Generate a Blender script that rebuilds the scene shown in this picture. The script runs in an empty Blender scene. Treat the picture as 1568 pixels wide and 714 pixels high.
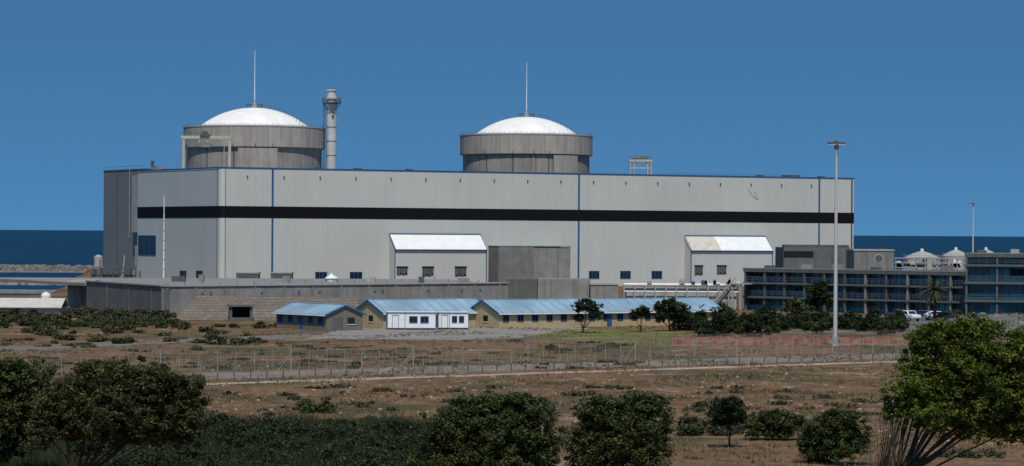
import bpy, math, random
import numpy as np
from mathutils import Vector, Matrix
random.seed(3)
F=4446.0; HC=14.0
# survey helpers: bearing (in 1/4446 rad units about 784) + distance -> metres
def hy(px): return 357+0.0067*(px-784)
def gx(px,D): return (px-784)/F*D
def gd(px,py,z=0): return (HC-z)*F/(py-hy(px))
def zz(px,py,D): return HC-(py-hy(px))*D/F
def gp(px,py):
    D=gd(px,py); return (gx(px,D),D)
col=bpy.context.scene.collection
# ---------------------------------------------------------------- materials
def nt(name):
    m=bpy.data.materials.new(name); m.use_nodes=True
    t=m.node_tree; b=t.nodes['Principled BSDF']; return m,t,b
def N(t,k,**kw):
    n=t.nodes.new(k)
    for a,v in kw.items():
        setattr(n,a,v)
    return n
def mixc(t,fac,a,b,mode='MIX'):
    n=t.nodes.new('ShaderNodeMix'); n.data_type='RGBA'; n.blend_type=mode
    if isinstance(fac,(int,float)): n.inputs[0].default_value=fac
    else: t.links.new(fac,n.inputs[0])
    for i,x in ((6,a),(7,b)):
        if isinstance(x,(tuple,list)): n.inputs[i].default_value=(x[0],x[1],x[2],1)
        else: t.links.new(x,n.inputs[i])
    return n.outputs[2]
def noise(t,scale,detail=4,sc=(1,1,1),rough=.55):
    tc=N(t,'ShaderNodeTexCoord'); mp=N(t,'ShaderNodeMapping'); mp.inputs['Scale'].default_value=sc
    n=N(t,'ShaderNodeTexNoise'); n.inputs['Scale'].default_value=scale; n.inputs['Detail'].default_value=detail
    n.inputs['Roughness'].default_value=rough
    t.links.new(tc.outputs['Object'],mp.inputs['Vector']); t.links.new(mp.outputs[0],n.inputs['Vector'])
    return n.outputs['Fac']
def ramp(t,fac,a,b):
    r=N(t,'ShaderNodeMapRange'); r.inputs[1].default_value=a; r.inputs[2].default_value=b; t.links.new(fac,r.inputs[0]); return r.outputs[0]
def mul(c,k): return tuple(min(1,x*k) for x in c)
def scaled(t,fac,k):
    mm=N(t,'ShaderNodeMath',operation='MULTIPLY'); t.links.new(fac,mm.inputs[0]); mm.inputs[1].default_value=k; return mm.outputs[0]
def mat(name,c,rough=.85,var=.15,scale=.6,spec=.3,metal=0,streak=0):
    m,t,b=nt(name)
    o=mixc(t,ramp(t,noise(t,scale),.3,.7),mul(c,1-var),mul(c,1+var))
    if streak:
        s=ramp(t,noise(t,1.0,5,(1.2,1.2,.07)),.45,.75)
        o=mixc(t,scaled(t,s,streak),o,(c[0]*.62,c[1]*.55,c[2]*.48))
    t.links.new(o,b.inputs['Base Color'])
    b.inputs['Roughness'].default_value=rough; b.inputs['Specular IOR Level'].default_value=spec; b.inputs['Metallic'].default_value=metal
    return m
def cladding(name,c):
    m,t,b=nt(name)
    tc=N(t,'ShaderNodeTexCoord'); sp=N(t,'ShaderNodeSeparateXYZ'); t.links.new(tc.outputs['Object'],sp.inputs[0])
    ad=N(t,'ShaderNodeMath',operation='ADD'); t.links.new(sp.outputs[0],ad.inputs[0]); t.links.new(sp.outputs[1],ad.inputs[1])
    fl=N(t,'ShaderNodeMath',operation='FLOOR'); t.links.new(scaled(t,ad.outputs[0],1/1.6),fl.inputs[0])
    wn=N(t,'ShaderNodeTexWhiteNoise',noise_dimensions='2D')
    zf=N(t,'ShaderNodeMath',operation='FLOOR'); t.links.new(scaled(t,sp.outputs[2],1/7.3),zf.inputs[0])
    cb=N(t,'ShaderNodeCombineXYZ'); t.links.new(fl.outputs[0],cb.inputs[0]); t.links.new(zf.outputs[0],cb.inputs[1]); t.links.new(cb.outputs[0],wn.inputs['Vector'])
    o=mixc(t,wn.outputs['Value'],mul(c,.97),mul(c,1.02))
    sn=N(t,'ShaderNodeMath',operation='SINE'); t.links.new(scaled(t,ad.outputs[0],2*math.pi/.55),sn.inputs[0])
    o=mixc(t,ramp(t,sn.outputs[0],.2,1.0),o,mul(c,.87))
    s=ramp(t,noise(t,.9,5,(1,1,.06)),.5,.8)
    o=mixc(t,scaled(t,s,.22),o,(c[0]*.72,c[1]*.68,c[2]*.6))
    o=mixc(t,ramp(t,noise(t,.05,3),.35,.7),o,mixc(t,1.0,o,(.93,.93,.92),'MULTIPLY'))
    t.links.new(o,b.inputs['Base Color']); b.inputs['Roughness'].default_value=.6; b.inputs['Specular IOR Level'].default_value=.25
    return m
def foliage(name,dark,mid,light,trans=.3):
    m,t,b=nt(name)
    g=N(t,'ShaderNodeNewGeometry')
    cr=N(t,'ShaderNodeValToRGB'); e=cr.color_ramp.elements
    e[0].color=(*dark,1); e[1].color=(*light,1); x=cr.color_ramp.elements.new(.5); x.color=(*mid,1)
    t.links.new(g.outputs['Random Per Island'],cr.inputs[0])
    o=mixc(t,ramp(t,noise(t,.8,3),.4,.62),mixc(t,1.0,cr.outputs[0],(.62,.68,.62),'MULTIPLY'),cr.outputs[0])
    b.inputs['Roughness'].default_value=.6; b.inputs['Specular IOR Level'].default_value=.25
    t.links.new(o,b.inputs['Base Color'])
    tr=N(t,'ShaderNodeBsdfTranslucent'); t.links.new(o,tr.inputs[0])
    ms=N(t,'ShaderNodeMixShader'); ms.inputs[0].default_value=trans
    t.links.new(b.outputs[0],ms.inputs[1]); t.links.new(tr.outputs[0],ms.inputs[2])
    t.links.new(ms.outputs[0],t.nodes['Material Output'].inputs['Surface'])
    return m
M={}
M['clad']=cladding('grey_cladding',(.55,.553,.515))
M['clad_dk']=cladding('grey_cladding_dark',(.21,.213,.21))  # same cladding pattern in a much darker grey, for the end block
M['black']=mat('black_band',(.006,.006,.007),.7,.1,spec=.15)
M['blue']=mat('blue_trim',(.02,.095,.24),.6,.15)
M['white']=mat('white_paint',(.80,.80,.77),.6,.06,.5,streak=.2)
M['mast']=mat('mast_paint',(.50,.49,.46),.6,.05,.5,streak=.2)
M['beige']=mat('beige_sheet',(.60,.55,.47),.7,.08,.5,streak=.5)
M['conc']=mat('concrete',(.25,.243,.225),.9,.2,.35,streak=.7)
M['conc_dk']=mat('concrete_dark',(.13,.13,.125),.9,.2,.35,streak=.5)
M['conc_md']=mat('concrete_mid',(.19,.187,.175),.9,.2,.35,streak=.5)
M['conc_lt']=mat('concrete_light',(.37,.36,.33),.9,.12,.4,streak=.4)
M['cont']=mat('containment_concrete',(.35,.32,.285),.9,.13,.22,streak=.8)
M['cont2']=mat('containment_concrete_low',(.28,.258,.23),.9,.17,.22,streak=.9)
M['dome']=mat('dome_white',(.83,.80,.75),.8,.08,.3,streak=.2)
M['steel']=mat('galvanised_steel',(.36,.37,.37),.55,.1,1,metal=.2)
M['fpost']=mat('weathered_fence_steel',(.26,.25,.24),.8,.1,1)
M['steel_dk']=mat('dark_steel',(.09,.095,.10),.6,.2,1)
M['glass']=mat('window_glass',(.012,.02,.03),.15,.3,.8,spec=.5)
M['dark']=mat('dark_opening',(.012,.012,.012),.9,.1)
M['gantry']=mat('gantry_paint',(.46,.43,.35),.7,.15,.6,streak=.5)
M['stack']=mat('stack_concrete',(.52,.51,.49),.8,.08,.3,streak=.4)
M['yellow']=mat('yellow_plaster',(.44,.35,.20),.9,.08,.5,streak=.3)
M['brownw']=mat('brown_brick',(.18,.155,.125),.9,.15,2)
M['teal']=mat('teal_panel',(.02,.20,.27),.4,.2,.4,spec=.4)
M['tealg']=mat('teal_glass',(.012,.09,.125),.15,.4,.5,spec=.5)
M['slab']=mat('office_slab',(.10,.11,.11),.85,.12,.4,streak=.4)
M['rubble']=mat('rubble',(.20,.185,.165),.95,.3,.3)
M['asphalt']=mat('asphalt',(.15,.14,.13),.95,.15,.3)
M['pave']=mat('worn_pavement',(.25,.22,.19),.95,.2,.2)
M['gravel']=mat('gravel',(.20,.165,.135),.95,.25,.35)
M['track']=mat('sand_track',(.40,.31,.25),.95,.15,.5)
M['kerb']=mat('kerb_stone',(.34,.32,.29),.9,.1,1)
M['bark']=mat('bark',(.040,.031,.024),.95,.3,3)
M['bark_gr']=mat('bark_grey',(.048,.038,.03),.95,.25,3)
M['orange']=mat('orange_netting',(.34,.10,.055),.8,.3,1.5)
M['soil']=mat('disturbed_red_soil',(.23,.125,.08),1,.35,.5)
M['tyre']=mat('tyre',(.02,.02,.02),.9,.1)
M['carw']=mat('car_white_paint',(.7,.7,.7),.3,.03,spec=.5)
M['card']=mat('car_dark_paint',(.03,.035,.05),.3,.03,spec=.5)
M['red']=mat('lamp_red',(.3,.02,.015),.4,.1)
def roofblue():
    m,t,b=nt('blue_roof_sheet')
    tc=N(t,'ShaderNodeTexCoord'); sp=N(t,'ShaderNodeSeparateXYZ'); t.links.new(tc.outputs['Object'],sp.inputs[0])
    sn=N(t,'ShaderNodeMath',operation='SINE'); t.links.new(scaled(t,sp.outputs[0],2*math.pi/1.8),sn.inputs[0])
    c=(.235,.345,.425)
    o=mixc(t,ramp(t,noise(t,.22,5,rough=.7),.35,.65),mul(c,.8),mul(c,1.22))
    o=mixc(t,ramp(t,sn.outputs[0],.8,1.),o,mul(c,.78))
    t.links.new(o,b.inputs['Base Color']); b.inputs['Roughness'].default_value=.65
    return m
M['rblue']=roofblue()
def brickbank():
    m,t,b=nt('brick_paved_bank')
    tc=N(t,'ShaderNodeTexCoord'); mp=N(t,'ShaderNodeMapping'); t.links.new(tc.outputs['Object'],mp.inputs[0])
    mp.inputs['Rotation'].default_value=(math.radians(90),0,0)
    br=N(t,'ShaderNodeTexBrick'); t.links.new(mp.outputs[0],br.inputs['Vector'])
    br.inputs['Color1'].default_value=(.24,.19,.145,1); br.inputs['Color2'].default_value=(.18,.14,.105,1); br.inputs['Mortar'].default_value=(.12,.095,.075,1)
    br.inputs['Scale'].default_value=1.0; br.inputs['Brick Width'].default_value=.9; br.inputs['Row Height'].default_value=.4; br.inputs['Mortar Size'].default_value=.05
    o=mixc(t,ramp(t,noise(t,.3,5),.35,.7),br.outputs[0],mixc(t,1.,br.outputs[0],(.75,.78,.75),'MULTIPLY'))
    t.links.new(o,b.inputs['Base Color']); b.inputs['Roughness'].default_value=.95
    return m
M['bank']=brickbank()
def groundmat():
    m,t,b=nt('dry_ground')
    a=mixc(t,ramp(t,noise(t,.04,5,rough=.6),.40,.60),(.22,.122,.064),(.145,.098,.052))
    a=mixc(t,ramp(t,noise(t,.3,6,rough=.65),.42,.6),a,(.255,.16,.09))
    f=ramp(t,noise(t,.13,8,(1,.7,1),rough=.75),.56,.61)
    a=mixc(t,scaled(t,f,.85),a,(.38,.29,.20))
    g=ramp(t,noise(t,.05,7,(1,.8,1),rough=.72),.51,.58)
    a=mixc(t,scaled(t,g,.75),a,(.085,.082,.036))
    g=ramp(t,noise(t,.22,7,(1,.6,1),rough=.75),.54,.60)
    a=mixc(t,scaled(t,g,.6),a,(.072,.066,.034))
    a=mixc(t,ramp(t,noise(t,2.2,6,rough=.8),.38,.66),mixc(t,1.,a,(.58,.56,.54),'MULTIPLY'),mixc(t,1.,a,(1.15,1.15,1.15),'MULTIPLY'))
    t.links.new(a,b.inputs['Base Color']); b.inputs['Roughness'].default_value=1; b.inputs['Specular IOR Level'].default_value=.1
    bp=N(t,'ShaderNodeBump'); bp.inputs['Strength'].default_value=.8; bp.inputs['Distance'].default_value=.35
    t.links.new(noise(t,1.2,6,rough=.7),bp.inputs['Height']); t.links.new(bp.outputs[0],b.inputs['Normal'])
    return m
M['ground']=groundmat()
M['lawn']=mat('lawn_grass',(.15,.14,.048),1,.35,.15,spec=.1)
def seamat():
    m,t,b=nt('sea_water')
    a=mixc(t,ramp(t,noise(t,.002,5,(1,3,1)),.35,.65),(.003,.026,.060),(.005,.038,.078))
    t.links.new(a,b.inputs['Base Color']); b.inputs['Roughness'].default_value=.45; b.inputs['Specular IOR Level'].default_value=.08
    bp=N(t,'ShaderNodeBump'); bp.inputs['Strength'].default_value=1; bp.inputs['Distance'].default_value=1.5
    t.links.new(noise(t,.06,6,(1,1.6,1),rough=.7),bp.inputs['Height']); t.links.new(bp.outputs[0],b.inputs['Normal'])
    return m
M['sea']=seamat()
M['f_olive']=foliage('foliage_olive',(.044,.050,.018),(.085,.087,.030),(.155,.138,.050))
M['f_mid']=foliage('foliage_green',(.036,.054,.016),(.072,.095,.028),(.13,.15,.042))
M['f_bright']=foliage('foliage_bright',(.060,.095,.012),(.13,.175,.024),(.24,.27,.045),.4)
M['f_dark']=foliage('foliage_dark',(.018,.028,.011),(.036,.052,.018),(.065,.08,.028))
M['f_reed']=foliage('foliage_reed',(.028,.042,.016),(.050,.065,.024),(.095,.105,.042))
M['f_dry']=foliage('dry_grass_blades',(.14,.085,.045),(.22,.14,.075),(.33,.24,.14),.15)
M['f_scrub']=foliage('scrub_leaves',(.04,.045,.02),(.075,.075,.033),(.13,.115,.055),.1)
# ---------------------------------------------------------------- mesh builder
def empty(name,loc=(0,0,0),rz=0):
    e=bpy.data.objects.new(name,None); e.location=loc; e.rotation_euler=(0,0,rz); e.empty_display_size=.5; col.objects.link(e); return e
class B:
    def __init__(s,*mats): s.v=[];s.f=[];s.m=[];s.mats=mats
    def poly(s,pts,m=0):
        n=len(s.v); s.v+=[tuple(p) for p in pts]; s.f.append(tuple(range(n,n+len(pts)))); s.m.append(m)
    def faces(s,pts,fs,m=0):
        n=len(s.v); s.v+=[tuple(p) for p in pts]
        for f in fs: s.f.append(tuple(i+n for i in f)); s.m.append(m)
    def box(s,x0,x1,y0,y1,z0,z1,m=0):
        p=[(x,y,z) for z in (z0,z1) for x,y in ((x0,y0),(x1,y0),(x1,y1),(x0,y1))]
        s.faces(p,[(3,2,1,0),(4,5,6,7),(0,1,5,4),(1,2,6,5),(2,3,7,6),(3,0,4,7)],m)
    def ext(s,poly,a0,a1,ax='x',m=0):
        n=len(poly)
        def pt(a,q): return (a,q[0],q[1]) if ax=='x' else ((q[0],a,q[1]) if ax=='y' else (q[0],q[1],a))
        p=[pt(a0,q) for q in poly]+[pt(a1,q) for q in poly]
        s.faces(p,[tuple(range(n)),tuple(range(2*n-1,n-1,-1))]+[(i,i+n,(i+1)%n+n,(i+1)%n) for i in range(n)],m)
    def lathe(s,prof,cx=0,cy=0,n=48,m=0,cap=True):
        k=len(prof); p=[]
        for r,z in prof:
            for i in range(n):
                a=2*math.pi*i/n; p.append((cx+r*math.cos(a),cy+r*math.sin(a),z))
        fs=[(j*n+i,j*n+(i+1)%n,(j+1)*n+(i+1)%n,(j+1)*n+i) for j in range(k-1) for i in range(n)]
        if cap: fs+= [tuple(range(n-1,-1,-1)),tuple(range((k-1)*n,k*n))]
        s.faces(p,fs,m)
    def tube(s,pts,rad,n=6,m=0):
        pts=[Vector(p) for p in pts]
        if not isinstance(rad,(list,tuple)): rad=[rad]*len(pts)
        P=[]; k=len(pts)
        for j in range(k):
            d=(pts[min(j+1,k-1)]-pts[max(j-1,0)]).normalized()
            u=d.cross(Vector((0,0,1)) if abs(d.z)<.9 else Vector((0,1,0))).normalized(); w=d.cross(u)
            for i in range(n):
                a=2*math.pi*i/n; P.append(tuple(pts[j]+(u*math.cos(a)+w*math.sin(a))*rad[j]))
        fs=[(j*n+i,j*n+(i+1)%n,(j+1)*n+(i+1)%n,(j+1)*n+i) for j in range(k-1) for i in range(n)]
        fs+=[tuple(range(n-1,-1,-1)),tuple(range((k-1)*n,k*n))]
        s.faces(P,fs,m)
    def make(s,name,parent=None,smooth=False,bevel=0):
        me=bpy.data.meshes.new(name); me.from_pydata(s.v,[],s.f)
        for x in s.mats: me.materials.append(M[x])
        me.polygons.foreach_set('material_index',s.m)
        if smooth: me.polygons.foreach_set('use_smooth',[True]*len(s.f))
        me.update(); o=bpy.data.objects.new(name,me); col.objects.link(o)
        if parent: o.parent=parent
        if bevel:
            md=o.modifiers.new('bevel','BEVEL'); md.width=bevel; md.segments=2; md.limit_method='ANGLE'
        return o
rng=np.random.default_rng(5)
def arrmesh(name,V,k,mt,parent=None):
    nf=len(V)//k
    me=bpy.data.meshes.new(name); me.from_pydata(V.tolist(),[],np.arange(nf*k).reshape(nf,k).tolist())
    me.materials.append(M[mt]); me.update()
    o=bpy.data.objects.new(name,me); col.objects.link(o)
    if parent: o.parent=parent
    return o
def leafV(C,size,upbias=.6):
    n=len(C); nrm=rng.normal(size=(n,3)); nrm[:,2]=np.abs(nrm[:,2])+upbias; nrm/=np.linalg.norm(nrm,axis=1)[:,None]
    r=rng.normal(size=(n,3)); t=np.cross(nrm,r); t/=np.linalg.norm(t,axis=1)[:,None]; b=np.cross(nrm,t)
    s=np.asarray(size).reshape(-1,1)*np.ones((n,1)); t=t*s; b=b*s*.55
    return np.stack([C-t,C-b,C+t,C+b],1).reshape(-1,3)
def bladeV(base,h,w,lean=.3):
    n=len(base); a=rng.uniform(0,2*math.pi,n); d=np.stack([np.cos(a),np.sin(a),0*a],1)
    l=rng.normal(size=(n,3))*lean; l[:,2]=1; tip=base+l*np.asarray(h).reshape(-1,1)
    return np.stack([base-d*w,base+d*w,tip],1).reshape(-1,3)
def sph(n):
    v=rng.normal(size=(n,3)); return v/np.linalg.norm(v,axis=1)[:,None]
def crownpts(lobes,cr,per,dens=.55,zmin=.2):
    out=[];cent=[];inner=[]
    for (cx,cy,cz,rx,ry,rz) in lobes:
        rm=(rx*ry*rz)**(1/3); nc=max(5,int(dens*4*math.pi*rm*rm/(cr*cr)*.55))
        d=sph(nc); d[:,2]=np.where(d[:,2]<-.8,-d[:,2]*.6,d[:,2])
        wob=1+.13*np.sin(d[:,0]*5+cx*3)+.10*np.sin(d[:,2]*7+cz*2+d[:,1]*4)
        rad=rng.uniform(.62,1.03,nc)*wob
        c=np.array([cx,cy,cz])+d*rad[:,None]*np.array([rx,ry,rz])
        cent.append(c)
        q=rng.uniform(.5,1.5,nc)*cr
        for i in range(nc):
            k=int(per*rng.uniform(.5,1.4)); e=sph(k)*(rng.uniform(.1,1,k)**.5)[:,None]*q[i]; e[:,2]*=.7
            out.append(c[i]+e)
        ni=int(55*rm*rm); inner.append(np.array([cx,cy,cz])+sph(ni)*(rng.uniform(0,.8,ni)**.5)[:,None]*np.array([rx,ry,rz])*.85)
    P=np.concatenate(out); I=np.concatenate(inner); return P[P[:,2]>zmin],np.concatenate(cent),I[I[:,2]>zmin]
def tree(name,x,y,lobes,fm,cr=.38,per=45,leaf=.12,dens=.55,tr=.22,limbs=26,bark='bark',fork=.35,extra=None):
    e=empty(name,(x,y,0))
    L=[(a-x,b-y,c,d,f,g) for a,b,c,d,f,g in lobes]
    P,Cn,I=crownpts(L,cr,per,dens)
    V=np.concatenate([leafV(P,rng.uniform(.6,1.3,len(P))*leaf),leafV(I,rng.uniform(.7,1.3,len(I))*min(.32,leaf*3))])
    arrmesh('foliage',V,4,fm,e)
    b=B(bark)
    cx=np.mean([l[0] for l in L]); lowz=min(l[2]-l[5]*.5 for l in L)
    fk=Vector((cx*fork*.4,0,max(.4,lowz*fork)))
    b.tube([(0,0,-.1),(fk.x*.4,.05,fk.z*.5),tuple(fk)],[tr*1.3,tr,tr*.9],8)
    for i,l in enumerate(L):
        c=Vector(l[:3]); mid=fk.lerp(c,.5)+Vector((random.uniform(-.3,.3),random.uniform(-.3,.3),random.uniform(-.1,.3)))
        k=1 if i%2==0 else .6
        b.tube([fk,fk.lerp(mid,.5)+Vector((random.uniform(-.15,.15),0,-.1)),mid,c,c+Vector((0,0,l[5]*.5))],[tr*.6*k,tr*.45*k,tr*.36*k,tr*.22*k,tr*.08],6)
    idx=rng.choice(len(Cn),min(limbs,len(Cn)),replace=False)
    for i in idx:
        c=Vector(Cn[i]); l=min(L,key=lambda q:(Vector(q[:3])-c).length); s=Vector(l[:3])
        b.tube([s,s.lerp(c,.5)+Vector((0,0,-.1)),c],[tr*.2,tr*.12,tr*.04],5)
    if extra: extra(b,e)
    b.make('trunk_and_limbs',e,True)
    return e
def lob(D,*ls,dy=.85):
    s=F/D; return [(gx(a,D),D+random.uniform(-.8,.8),zz(a,b,D),c/s,c/s*dy,d/s) for a,b,c,d in ls]
def bar(b,p,q,r,m=0,n=5): b.tube([p,q],r,n,m)
# ---------------------------------------------------------------- terrain & sea
def gz(x,y):
    s=x+.15*y
    k=min(1,max(0,(s+6)/10)); ys=625+k*425
    t=min(1,max(0,(y-ys)/60)); z=-11*t*t*(3-2*t)
    und=(.35*math.sin(x*.06+1)*math.sin(y*.045)+.2*math.sin(x*.13+y*.08))*max(0,min(1,(245-y)/60))
    return z+und*.8
xs=list(range(-1500,-160,67))+list(range(-160,165,4))+list(range(170,1500,70))
ys=list(range(-200,0,40))+list(range(0,420,5))+list(range(420,600,20))+list(range(600,1140,10))+[1200,1300]
v=[(x,y,gz(x,y)) for y in ys for x in xs]; nx=len(xs)
fs=[(j*nx+i,j*nx+i+1,(j+1)*nx+i+1,(j+1)*nx+i) for j in range(len(ys)-1) for i in range(nx-1)]
b=B('ground'); b.faces(v,fs); b.make('ground',smooth=True)
b=B('sea'); b.poly([(-200000,-3000,-8),(200000,-3000,-8),(200000,300000,-8),(-200000,300000,-8)]); b.make('sea')
def lerp2(p,q,t): return (p[0]+(q[0]-p[0])*t,p[1]+(q[1]-p[1])*t)
def strip(name,pts,w,mt,z=.004,kerb=False,ragged=0):
    if ragged:
        P=[]
        for i in range(len(pts)-1):
            for k in range(40): P.append(lerp2(pts[i],pts[i+1],k/40))
        pts=P+[pts[-1]]
    b=B(mt,'kerb'); L=[];R=[]
    for i,p in enumerate(pts):
        a=Vector(pts[max(0,i-1)]); c=Vector(pts[min(len(pts)-1,i+1)]); d=(c-a).normalized(); n=Vector((-d.y,d.x))*w/2
        r1=1+random.uniform(-ragged,ragged); r2=1+random.uniform(-ragged,ragged)
        L.append((p[0]+n.x*r1,p[1]+n.y*r1)); R.append((p[0]-n.x*r2,p[1]-n.y*r2))
    for i in range(len(pts)-1):
        b.poly([(*R[i],z),(*R[i+1],z),(*L[i+1],z),(*L[i],z)])
        if kerb:
            for S in (L,R):
                d=(Vector(S[i+1])-Vector(S[i])).normalized(); n=Vector((-d.y,d.x))*.1
                q=[(S[i][0]-n.x,S[i][1]-n.y),(S[i+1][0]-n.x,S[i+1][1]-n.y),(S[i+1][0]+n.x,S[i+1][1]+n.y),(S[i][0]+n.x,S[i][1]+n.y)]
                b.ext(q,z-.02,.13,'z',1)
    return b.make(name)
fA=gp(300,583); fB=gp(1375,550)
rA=gp(300,572); rB=gp(1375,540)
strip('sand_track',[lerp2(gp(300,589),gp(1375,554),t) for t in (-.5,.5,1.3)],2.6,'track',.012,ragged=.22)
strip('gravel_strip',[lerp2(gp(300,577),gp(1375,545.5),t) for t in (-.5,.5,1.3)],11,'gravel',.006,ragged=.1)
strip('perimeter_road',[gp(-120,541),gp(0,536),gp(200,526),gp(400,518),gp(500,513)],5,'asphalt',.012,True)
b=B('pave'); b.poly([(*gp(470,519),.008),(*gp(700,521),.008),(*gp(850,516),.008),(*gp(905,503),.008),(*gp(800,497),.008),(*gp(540,498),.008)]); b.make('parking_area_pavement')
b=B('lawn'); b.poly([(*gp(800,517),.02),(*gp(900,524),.02),(*gp(1030,531),.02),(*gp(1060,508),.02),(*gp(960,503),.02),(*gp(870,505),.02)]); b.make('lawn')
b=B('asphalt'); b.poly([(*gp(1090,508),.008),(*gp(1600,512),.008),(*gp(1600,480),.008),(*gp(1300,484),.008),(*gp(1090,486),.008)]); b.make('office_road')
# ---------------------------------------------------------------- turbine hall
Cx,Cy=-73.0,726.0; th=math.atan2(87,168.6); U=(math.cos(th),math.sin(th)); Vv=(-U[1],U[0])
def hu(px,p=0):
    k=(px-784)/F; return (k*(Cy-p*Vv[1])-Cx+p*Vv[0])/(U[0]-k*U[1])
def hz(px,py,p=0):
    return zz(px,py,Cy+hu(px,p)*U[1]-p*Vv[1])
hall=empty('turbine_hall',(Cx,Cy,0),th)
HL=hu(1307); HT=30.0; HD=60
def outline(o):
    r=1.4; pts=[(HL+o,HD+o),(-o,HD+o)]
    for i in range(7):
        a=math.pi+ (math.pi/2)*i/6
        pts.append((r+(r+o)*math.cos(a),r+(r+o)*math.sin(a)))
    pts.append((HL+o,-o)); return pts
def ring(b,o,z0,z1,m=0):
    p=outline(o); n=len(p)
    b.faces([(x,y,z0) for x,y in p]+[(x,y,z1) for x,y in p],[(i,(i+1)%n,(i+1)%n+n,i+n) for i in range(n)],m)
b=B('clad'); ring(b,0,-9,HT,0); b.make('walls',hall)
b=B('conc'); b.poly([(x,y,HT-.3) for x,y in outline(-.02)]); b.make('roof',hall)
b=B('black'); ring(b,.07,17.35,20.3); b.make('black_band',hall)
b=B('blue'); ring(b,.12,HT-.26,HT+.08)
for px in (417,886,1254):
    u=hu(px)
    for z0,z1 in ((0,17.3),(20.35,HT-.3)): b.box(u-.25,u+.25,-.1,.02,z0,z1)
b.make('blue_trim',hall)
b=B('steel_dk')
for z0,z1 in ((0,17.3),(20.35,HT-.32)):
    b.box(HL-.9,HL-.55,-.25,.02,z0,z1)
    b.box(1.35,1.47,-.09,.02,z0,z1); b.box(-.09,.02,1.9,2.05,z0,z1)
px=378
while px<1260:
    u=hu(px); b.box(u-.07,u+.07,-.3,.02,27.3,27.9); b.box(u-.2,u+.2,-.35,-.18,27.9,28.02); px+=56*(1-.00022*(px-378))
b.tube([(hu(1145),-.05,26.4),(hu(1152),-.05,24.6),(hu(1160),-.05,23.6)],.04,4); b.tube([(hu(1160),-.05,23.6),(hu(1154),-.05,25.9)],.03,4)
b.make('brackets_and_downpipes',hall)
def window(bf,bg,u0,u1,z0,z1,n=2,y=0,fr=.14):
    bf.box(u0,u1,y-.10,y+.02,z0,z0+fr); bf.box(u0,u1,y-.10,y+.02,z1-fr,z1)
    for i in range(n+1):
        x=u0+(u1-u0-fr)*i/n; bf.box(x,x+fr,y-.095,y+.02,z0+fr,z1-fr)
    bg.box(u0+.03,u1-.03,y-.04,y+.01,z0+.03,z1-.03)
bf=B('blue'); bg=B('glass')
for a,c in ((483,501),(536,555),(902,918),(950,966),(998,1014)):
    window(bf,bg,hu(a),hu(c),hz(a,429 if a<600 else 427,0),hz(a,416.5 if a<600 else 415),3)
bf.make('window_frames',hall); bg.make('window_glass',hall)
def sideY(px):
    k=(px-784)/F
    return (k*Cy-Cx)/(Vv[0]-k*Vv[1])
bf=B('blue','glass','steel_dk')
for a,c,t,bt,n,mf in ((239,212,361,391,3,0),(286,276,415,428,1,2),(311,301,415,428,1,2)):
    y0,y1=sideY(a),sideY(c); D=Cy+Vv[1]*(y0+y1)/2; z0,z1=zz(a,bt,D),zz(a,t,D)
    bf.box(-.04,.01,y0+.05,y1-.05,z0+.05,z1-.05,1); fw=.13
    for i in range(n+1):
        yy=y0+(y1-y0-fw)*i/n; bf.box(-.1,.01,yy,yy+fw,z0,z1,mf)
    for z in (z0,(z0+z1)/2,z1): bf.box(-.095,.01,y0+.01,y1-.01,z-.06,z+.06,mf)
bf.make('end_wall_windows',hall)
def bay(pxl,pxr,split,nm,wins):
    p=3.6; u0=hu(pxl); u1=hu(pxr,p); zt=13.4; ze=9.9
    e=empty(nm,(0,0,0)); e.parent=hall
    b=B('clad'); b.ext([(0.02,0),(-p,0),(-p,ze),(0.02,zt)],u0,u1,'x'); b.make('walls',e)
    def sl(x0,x1,m,b):
        n=.14; b.faces([(x0,.0,zt+n),(x1,.0,zt+n),(x1,-p-.35,ze-.34+n),(x0,-p-.35,ze-.34+n),(x0,0,zt-.0),(x1,0,zt-.0),(x1,-p-.35,ze-.34),(x0,-p-.35,ze-.34)],
          [(0,1,2,3),(7,6,5,4),(3,2,6,7),(0,3,7,4),(1,5,6,2)],m)
    b=B('white','beige'); s=u0+(u1-u0)*split
    if split>0: sl(u0-.2,s,1,b)
    sl(s,u1+.2,0,b); b.make('roof_sheets',e)
    b=B('blue')
    for u in (u0,u1):
        bar(b,(u,-p-.05,0),(u,-p-.05,ze-.3),.13); bar(b,(u,-p-.42,ze-.3),(u,-.05,zt+.12),.14)
    bar(b,(u0,-.12,zt+.2),(u1,-.12,zt+.2),.15); bar(b,(u0,-p-.45,ze-.38),(u1,-p-.45,ze-.38),.1)
    b.make('blue_edging',e)
    b=B('dark','steel_dk','conc')
    for a,c,t,bt in wins:
        x0,x1=hu(a,p),hu(c,p); z0,z1=hz(a,bt,p),hz(a,t,p)
        b.box(x0,x1,-p-.06,-p+.02,z0,z1,0)
        for i in range(4):
            x=x0+(x1-x0)*(i+.5)/4; b.box(x-.22,x+.22,-p-.3,-p-.07,z0+.2+(i%2)*.3,z1-.3,1)
        for i in range(5):
            x=x0+(x1-x0)*i/4; b.box(x-.06,x+.06,-p-.14,-p-.065,z0-.1,z1+.1,2)
        b.box(x0-.15,x1+.15,-p-.35,-p+.02,z1+.05,z1+.2,1)
    b.make('louvre_windows',e)
bay(596,745,0,'lean_to_bay',((608,624,409,421),(647,664,409,423),(697,714,409,423)))
bay(1048,1183,.36,'lean_to_bay_weathered',((1064,1076,407,421),(1098,1112,407,420)))
b=B('conc_md','conc','steel_dk'); p=6
a0,a1,a2=hu(764,p),hu(818,p),hu(874,p); zt=hz(764,377.5,p)
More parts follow.
